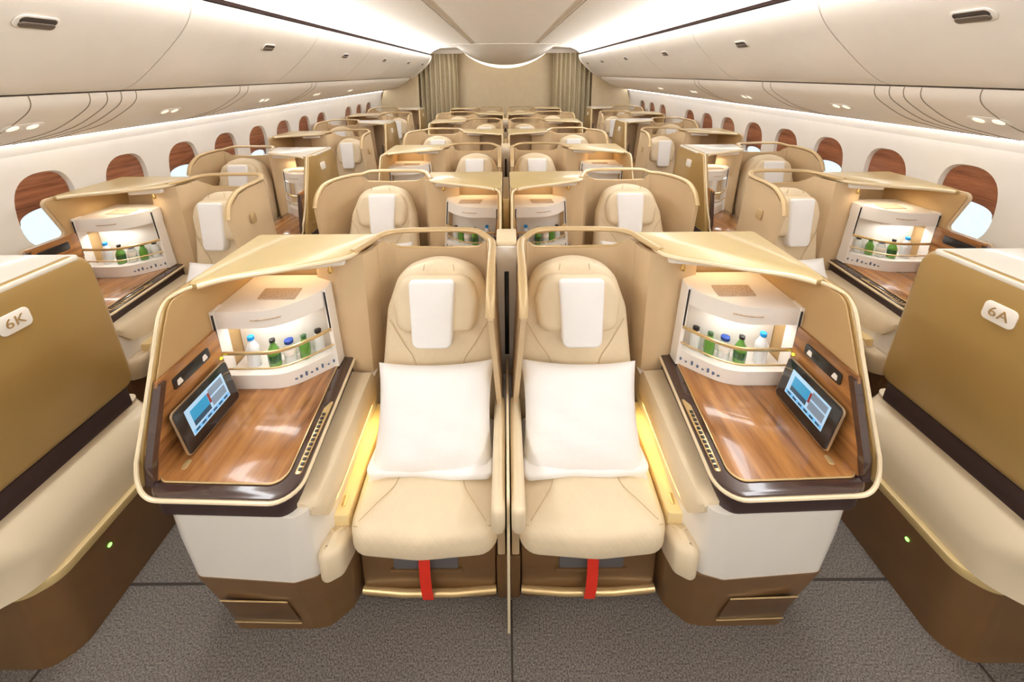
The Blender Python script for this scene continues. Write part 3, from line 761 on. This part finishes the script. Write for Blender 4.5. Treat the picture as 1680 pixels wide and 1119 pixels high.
# windows: shade drop (fraction of the opening that is covered)
def windows():
    no = 0
    drop = {0: .50, 1: .84, 2: .47, 3: .90, 4: .62, 5: .95, 6: .88, 7: .86, 8: .8, 9: .95, 10: .92, 11: .90}
    for side in (-1, 1):
        for i in range(-2, 12):
            if i == 8: continue
            no += 1
            yc = W0+WP*i; d = drop.get(i, .5)
            e = link('window_%d' % no, None, None, (side*2.755, yc, WZ)); e['kind'] = 'structure'
            mp = lambda a, b, h: (side*(wx(WZ+b)-2.755+h), a, b)
            pane = [sup(2*PI*k/NR, WHW, WH) for k in range(NR)]
            link('window_pane', mesh_of('window_pane', plate(pane, .056, .060, 0, mp), 'pane'), e)
            # shade panel with an arched lower edge
            zt = WH; zb = WH-2*WH*d
            top = [sup(t, WHW-.002, WH-.002) for t in [PI*k/24 for k in range(25)]]
            outer = [p for p in top if p[1] > zb] if zb > 0 else top + [sup(PI+k*.05, WHW-.002, WH-.002) for k in range(1, 62) if sup(PI+k*.05, WHW, WH)[1] > zb and k*.05 < PI/2] 
            left = outer[-1]
            rite = [sup(-k*.05, WHW-.002, WH-.002) for k in range(61) if sup(-k*.05, WHW, WH)[1] > zb and k*.05 < PI/2][::-1] if zb <= 0 else []
            n = 14; x0 = WHW*.97 if abs(zb) < .15 else WHW*.8
            arch = []
            for k in range(n+1):
                t = PI*k/n; arch.append((-x0*.86*math.cos(t), zb-.05+.085*math.sin(t)**.6 if False else zb-.06+.07*math.sin(t)**.7))
            poly = outer + [(-x0, zb-.06)] + arch + [(x0, zb-.06)] + rite
            hh = lambda a, b, h: (side*(wx(min(1.5, WZ+b))-2.755+h), a, b)
            link('window_shade', mesh_of('window_shade', plate(poly, .030, .036, 0, hh), 'shade_wood'), e)['label'] = 'dark wood grain shade'
windows()

# service panel under the bins, wall wash lamps, bins, coves, ceiling
BINP = [(v.x, v.y) for v in (Vector(c) for c in curve3([(a, b, 0) for a, b in ((1.602, 2.315), (1.609, 2.245), (1.676, 2.145), (1.838, 1.995), (1.972, 1.892), (2.06, 1.855))], 4))]
PSU = [(v.x, v.y) for v in (Vector(c) for c in curve3([(a, b, 0) for a, b in ((2.062, 1.848), (2.085, 1.800), (2.155, 1.748), (2.31, 1.664), (2.50, 1.608), (2.628, 1.577))], 3))]
tn = 6
for side in (-1, 1):
    nm = 'left' if side < 0 else 'right'
    sec = PSU + [(2.73, 1.60), (2.73, 1.86)]
    struct('trim_%d' % tn, loft([[(side*x, y, z) for x, z in sec] for y in (YA, 8.95)]), 'psu'); tn += 1
    lamp = [(2.640, 1.592), (2.680, 1.565), (2.69, 1.58), (2.65, 1.605)]
    o = link('wall_wash_lamp', mesh_of('wall_wash_lamp', loft([[(side*x, y, z) for x, z in lamp] for y in (YA, 8.95)]), 'wash')); tag(o, 'bright white light strip above the %s windows' % nm, 'lamp')
    # bins
    seams = [-2.08, -.65, .77, 2.20, 3.63, 5.06, 6.49, 7.92, 8.98]
    onm = {2: 'nearest', 3: 'second', 4: 'third', 5: 'fourth', 6: 'fifth', 7: 'farthest'}
    for k in range(1, len(seams)-1):
        ya, yb = seams[k]+.004, seams[k+1]-.004
        face = [(side*x, z) for x, z in BINP]; back = [(side*2.40, 1.865), (side*2.42, 2.28), (side*1.70, 2.335)]
        body = loft([[(x, y, z) for x, z in face+back] for y in (ya, ya+.001, yb-.001, yb)])
        if k < 2:
            o = struct('trim_%d' % tn, body, 'bin'); tn += 1; continue
        e = link('overhead_bin', None, None, (0, 0, 0))
        tag(e, 'curved beige overhead bin with grey latch, %s on the %s side' % (onm[k], nm), 'overhead bin', 'overhead bins')
        link('bin_door', mesh_of('bin_door', body, 'bin'), e)
        # latch lies on the face
        yc = {2: 1.55, 3: 3.02}.get(k, (ya+yb)/2+.1)
        px, pz = 1.699, 2.122; tx, tz = .164, -.151; l = math.hypot(tx, tz); tx /= l; tz /= l
        nx, nz = -.677, -.736
        mp = lambda a, b, h: (side*(px+tx*b+nx*h), yc+a, pz+tz*b+nz*h)
        lp = link('latch', mesh_of('latch', plate(rp([(-.075, -.032), (.075, -.032), (.075, .032), (-.075, .032)], .03, 5), .000, .006, .003, mp), 'bin'), e)
        link('latch_recess', mesh_of('latch_recess', plate(rp([(-.060, -.024), (.060, -.024), (.060, .008), (-.060, .008)], .016, 4), .005, .0075, .001, mp), 'latch_dark'), lp)
        link('latch_handle', mesh_of('latch_handle', plate(rp([(-.058, -.004), (.058, -.004), (.058, .023), (-.058, .023)], .012, 4), .005, .013, .003, mp), 'latch'), lp)['label'] = 'grey latch handle'
    # dark strip standing in for the bin lip's shadow, then the cove
    struct('trim_%d' % tn, loft([[(side*x, y, z) for x, z in ((1.600, 2.322), (1.588, 2.342), (1.70, 2.36), (1.70, 2.336))] for y in (YA, 8.98)]), 'dark_matt'); tn += 1
    cv = [(1.588, 2.344), (1.52, 2.40), (1.44, 2.437), (1.395, 2.445), (1.44, 2.46), (1.60, 2.42)]
    o = link('cove_lamp', mesh_of('cove_lamp', loft([[(side*x, y, z) for x, z in cv] for y in (YA, 8.9)]), 'cove')); tag(o, 'long bright cove light along the top of the %s bins' % nm, 'lamp')
    # fillers closing the shell above the bins
    struct('trim_%d' % tn, loft([[(side*x, y, z) for x, z in ((1.40, 2.50), (1.40, 2.46), (1.6, 2.425), (2.45, 2.30), (2.75, 1.60), (2.85, 1.60), (2.85, 2.5))] for y in (YA, YB)]), 'bulk'); tn += 1
    # service panel seams, lamps
    for k, y in enumerate((1.42, 1.77, 2.03, 2.12, 2.20, 2.29, 3.2, 3.3, 4.4, 4.5)):
        pts = [(side*(x-.001), y+.03*math.sin(j/(len(PSU)-1)*PI), z-.001) for j, (x, z) in enumerate(PSU)]
        o = struct('trim_%d' % tn, tube(pts, .0018, 5), 'groove'); tn += 1
    for k, y in enumerate((1.86, 2.70, 3.78, 4.85, 5.9)):
        e = link('reading_light_unit', None, None, (side*2.235, y, 1.7045)); 
        tag(e, 'small ivory light unit in the panel under the %s bins, %s from the front' % (nm, ['first', 'second', 'third', 'fourth', 'fifth'][k]), 'lamp', 'reading light units')
        mp = lambda a, b, h: (side*(b*.88-h*.475), a, -b*.475-h*.88)
        b = link('housing', mesh_of('housing', plate(rp([(-.085, -.035), (.085, -.035), (.085, .035), (-.085, .035)], .033, 5), -.004, .005, .003, mp), 'wall'), e)
        for a0 in (-.04, .04):
            c = [(a0+.022*math.cos(2*PI*j/14), .022*math.sin(2*PI*j/14)) for j in range(14)]
            link('lens', mesh_of('lens', plate(c, .004, .010, .003, mp), 'lamp_white'), e)

cp_ = [(-1.40, 2.452), (-1.0, 2.466), (-.62, 2.474), (0, 2.478), (.62, 2.474), (1.0, 2.466), (1.40, 2.452)]
struct('ceiling', loft([[(x, y, z) for x, z in cp_] + [(1.40, y, 2.53), (-1.40, y, 2.53)] for y in (YA, YB)]), 'ceiling')
for side in (-1, 1):
    struct('trim_%d' % tn, box(side*.62-.006, side*.62+.006, YA, 8.2, 2.466, 2.476, 0), 'groove'); tn += 1
# drooping end of the ceiling
def droop():
    secs = []; n = 20; m = 10
    for j in range(m+1):
        s = j/m; y = 7.9+1.55*s
        row = []
        for i in range(n+1):
            x = -1.0+2*i/n; p = max(0, 1-(x/1.0)**2); d = (.36*p**.8)*(s*s*(3-2*s))
            row.append((x, y, 2.468-.012*abs(x)-d))
        secs.append(row+[(r[0], r[1], 2.50) for r in row[::-1]])
    return loft(secs)
struct('trim_%d' % tn, droop(), 'ceiling', smooth=60); tn += 1
cr = [[(x, 9.46, 2.462-.36*max(0, 1-x*x)**.8-(.0)), (x, 9.46, 2.455-.36*max(0, 1-x*x)**.8-.055*max(0, 1-x*x)), (x, 9.50, 2.455-.36*max(0, 1-x*x)**.8-.055*max(0, 1-x*x)), (x, 9.50, 2.47-.36*max(0, 1-x*x)**.8)] for x in [-.98+1.96*i/24 for i in range(25)]]
o = link('ceiling_lamp', mesh_of('ceiling_lamp', loft(cr), 'crescent')); tag(o, 'white crescent edge with painted-in glow at the end of the ceiling above the bulkhead', 'lamp')  # ceiling edge made to glow as if lit from behind

# end wall and curtains
struct('wall_back', merge(box(-2.8, 2.8, 9.62, 9.68, 0, 2.52, 0)), 'bulk')
for i, side in enumerate((-1, 1)):
    ply = [(1.90, 0), (2.6, 0), (2.75, .9), (2.75, 1.3), (2.66, 1.6), (2.12, 1.84), (1.93, 1.96), (1.90, 2.34)]
    struct('wall_partition_%s' % ('left' if side < 0 else 'right'), plate([(side*a, b) for a, b in ply], 9.0, 9.04, 0, lambda a, b, h: (a, h, b)), 'bulk')
    struct('trim_%d' % tn, tube([(side*x, 8.985, z-.006) for x, z in BINP], .022, 8), 'bin'); tn += 1
    pth = []
    for k in range(61):
        t = k/60; x = 1.08+.84*t; pth.append((side*x, 9.35+.05*math.sin(t*PI*2*8+.6*math.sin(5*t))))
    o = link('curtain', mesh_of('curtain', wallpath(pth, .006, .02, 2.36), 'curtain', smooth=70)); tag(o, 'olive beige pleated curtain at the end of the %s aisle' % ('left' if side < 0 else 'right'), 'curtain', 'pleated curtains')
struct('trim_%d' % tn, box(-1.95, 1.95, 9.33, 9.40, 2.36, 2.46, .004), 'ceiling'); tn += 1
struct('wall_front', box(-2.8, 2.8, YA-.05, YA, 0, 2.52, 0), 'wall')

# ------------------------------------------------------------------ lamps
def area(name, loc, size, energy, col, rot=(0, 0, 0), sy=None):
    l = bpy.data.lights.new(name, 'AREA'); l.energy = energy; l.color = col; l.size = size
    if sy: l.shape = 'RECTANGLE'; l.size_y = sy
    o = bpy.data.objects.new(name, l); COL.objects.link(o); o.location = loc; o.rotation_euler = rot
    return o
for row in (0, 1, 2):
    for side in (-1, 1):
        if row == 0: area('minibar_lamp', (side*.95, 1.43, .98), .26, .30, (1, .98, .95), (0, 0, 0), .05)
        if row == 2: area('minibar_lamp', (side*(2.70-.86), -.33+PW*2+.06+1.43, 1.03), .26, .45, (1, .98, .95), (0, 0, 0), .05)
        if row == 1: area('minibar_lamp', (side*(1.475+.97), -.33+PW+.13+1.43, .98), .26, .30, (1, .98, .95), (0, 0, 0), .05)
        if row % 2 == 0: xc, xw = side*.93, side*.585
        else: xc, xw = side*.25, side*.60
        area('canopy_lamp', (xc, PC*row+1.62, 1.175), .30, .28, (1, .70, .36), (0, 0, 0), .06)
        if row == 0: area('well_lamp', (side*.592, PC*row+1.28, .52), .02, .5, (1, .80, .36), (0, side*math.radians(15), 0), .40)
        xo = side*(2.70-.90) if row % 2 == 0 else side*(1.475+.90)
        if row > 0: area('canopy_lamp', (xo, -.33+PW*row+1.62, 1.172), .30, .3, (1, .84, .6), (0, 0, 0), .06)

for side in (-1, 1):     # extra strips added on the bin tops to brighten the ceiling
    l = area('cove_wash', (0, 0, 0), 12., 48, (.965, .98, 1.), sy=.03)
    zx = Vector((0, 1, 0)); l.data.spread = math.radians(75); zz = -Vector((-side*.965, 0, .26)).normalized(); zy = zz.cross(zx)
    mt = Matrix((zx, zy, zz)).transposed().to_4x4(); mt.translation = Vector((side*1.572, (YA+8.9)/2, 2.345)); l.matrix_world = mt
for side in (-1, 1):     # unseen fill lights added behind the camera to brighten the front faces
    area('front_fill', (side*.75, -1.7, 2.44), 1.1, 9, (1, .985, .96), (0, 0, 0), .35)
w = bpy.data.worlds.new('sky'); scn.world = w; w.use_nodes = True
nt = w.node_tree; bg = nt.nodes['Background']
bg.inputs['Color'].default_value = (.66, .86, 1.0, 1); bg.inputs['Strength'].default_value = 1.3

# ------------------------------------------------------------------ camera
TH, ROLL = math.radians(13.6), math.radians(.4)
r = Vector((1, 0, 0)); u = Vector((0, math.sin(TH), math.cos(TH))); f = Vector((0, math.cos(TH), -math.sin(TH)))
r2 = r*math.cos(ROLL)-u*math.sin(ROLL); u2 = r*math.sin(ROLL)+u*math.cos(ROLL)
cam = bpy.data.cameras.new('camera'); co = bpy.data.objects.new('camera', cam); COL.objects.link(co)
mt = Matrix((r2, u2, -f)).transposed().to_4x4(); mt.translation = Vector((0, 0, 1.93)); co.matrix_world = mt
cam.sensor_width = 36; cam.lens = 36*661/1680; cam.shift_x = 10/1680; cam.shift_y = -(559.5-280)/1680
cam.clip_start = .01; cam.clip_end = 60
scn.camera = co

vs = scn.view_settings
vs.view_transform = 'Standard'; vs.look = 'None'; vs.exposure = .42; vs.gamma = 1; vs.use_curve_mapping = False
scn.cycles.use_denoising = True
scn.cycles.max_bounces = 10; scn.cycles.diffuse_bounces = 6; scn.cycles.transparent_max_bounces = 12
scn.cycles.sample_clamp_indirect = 8
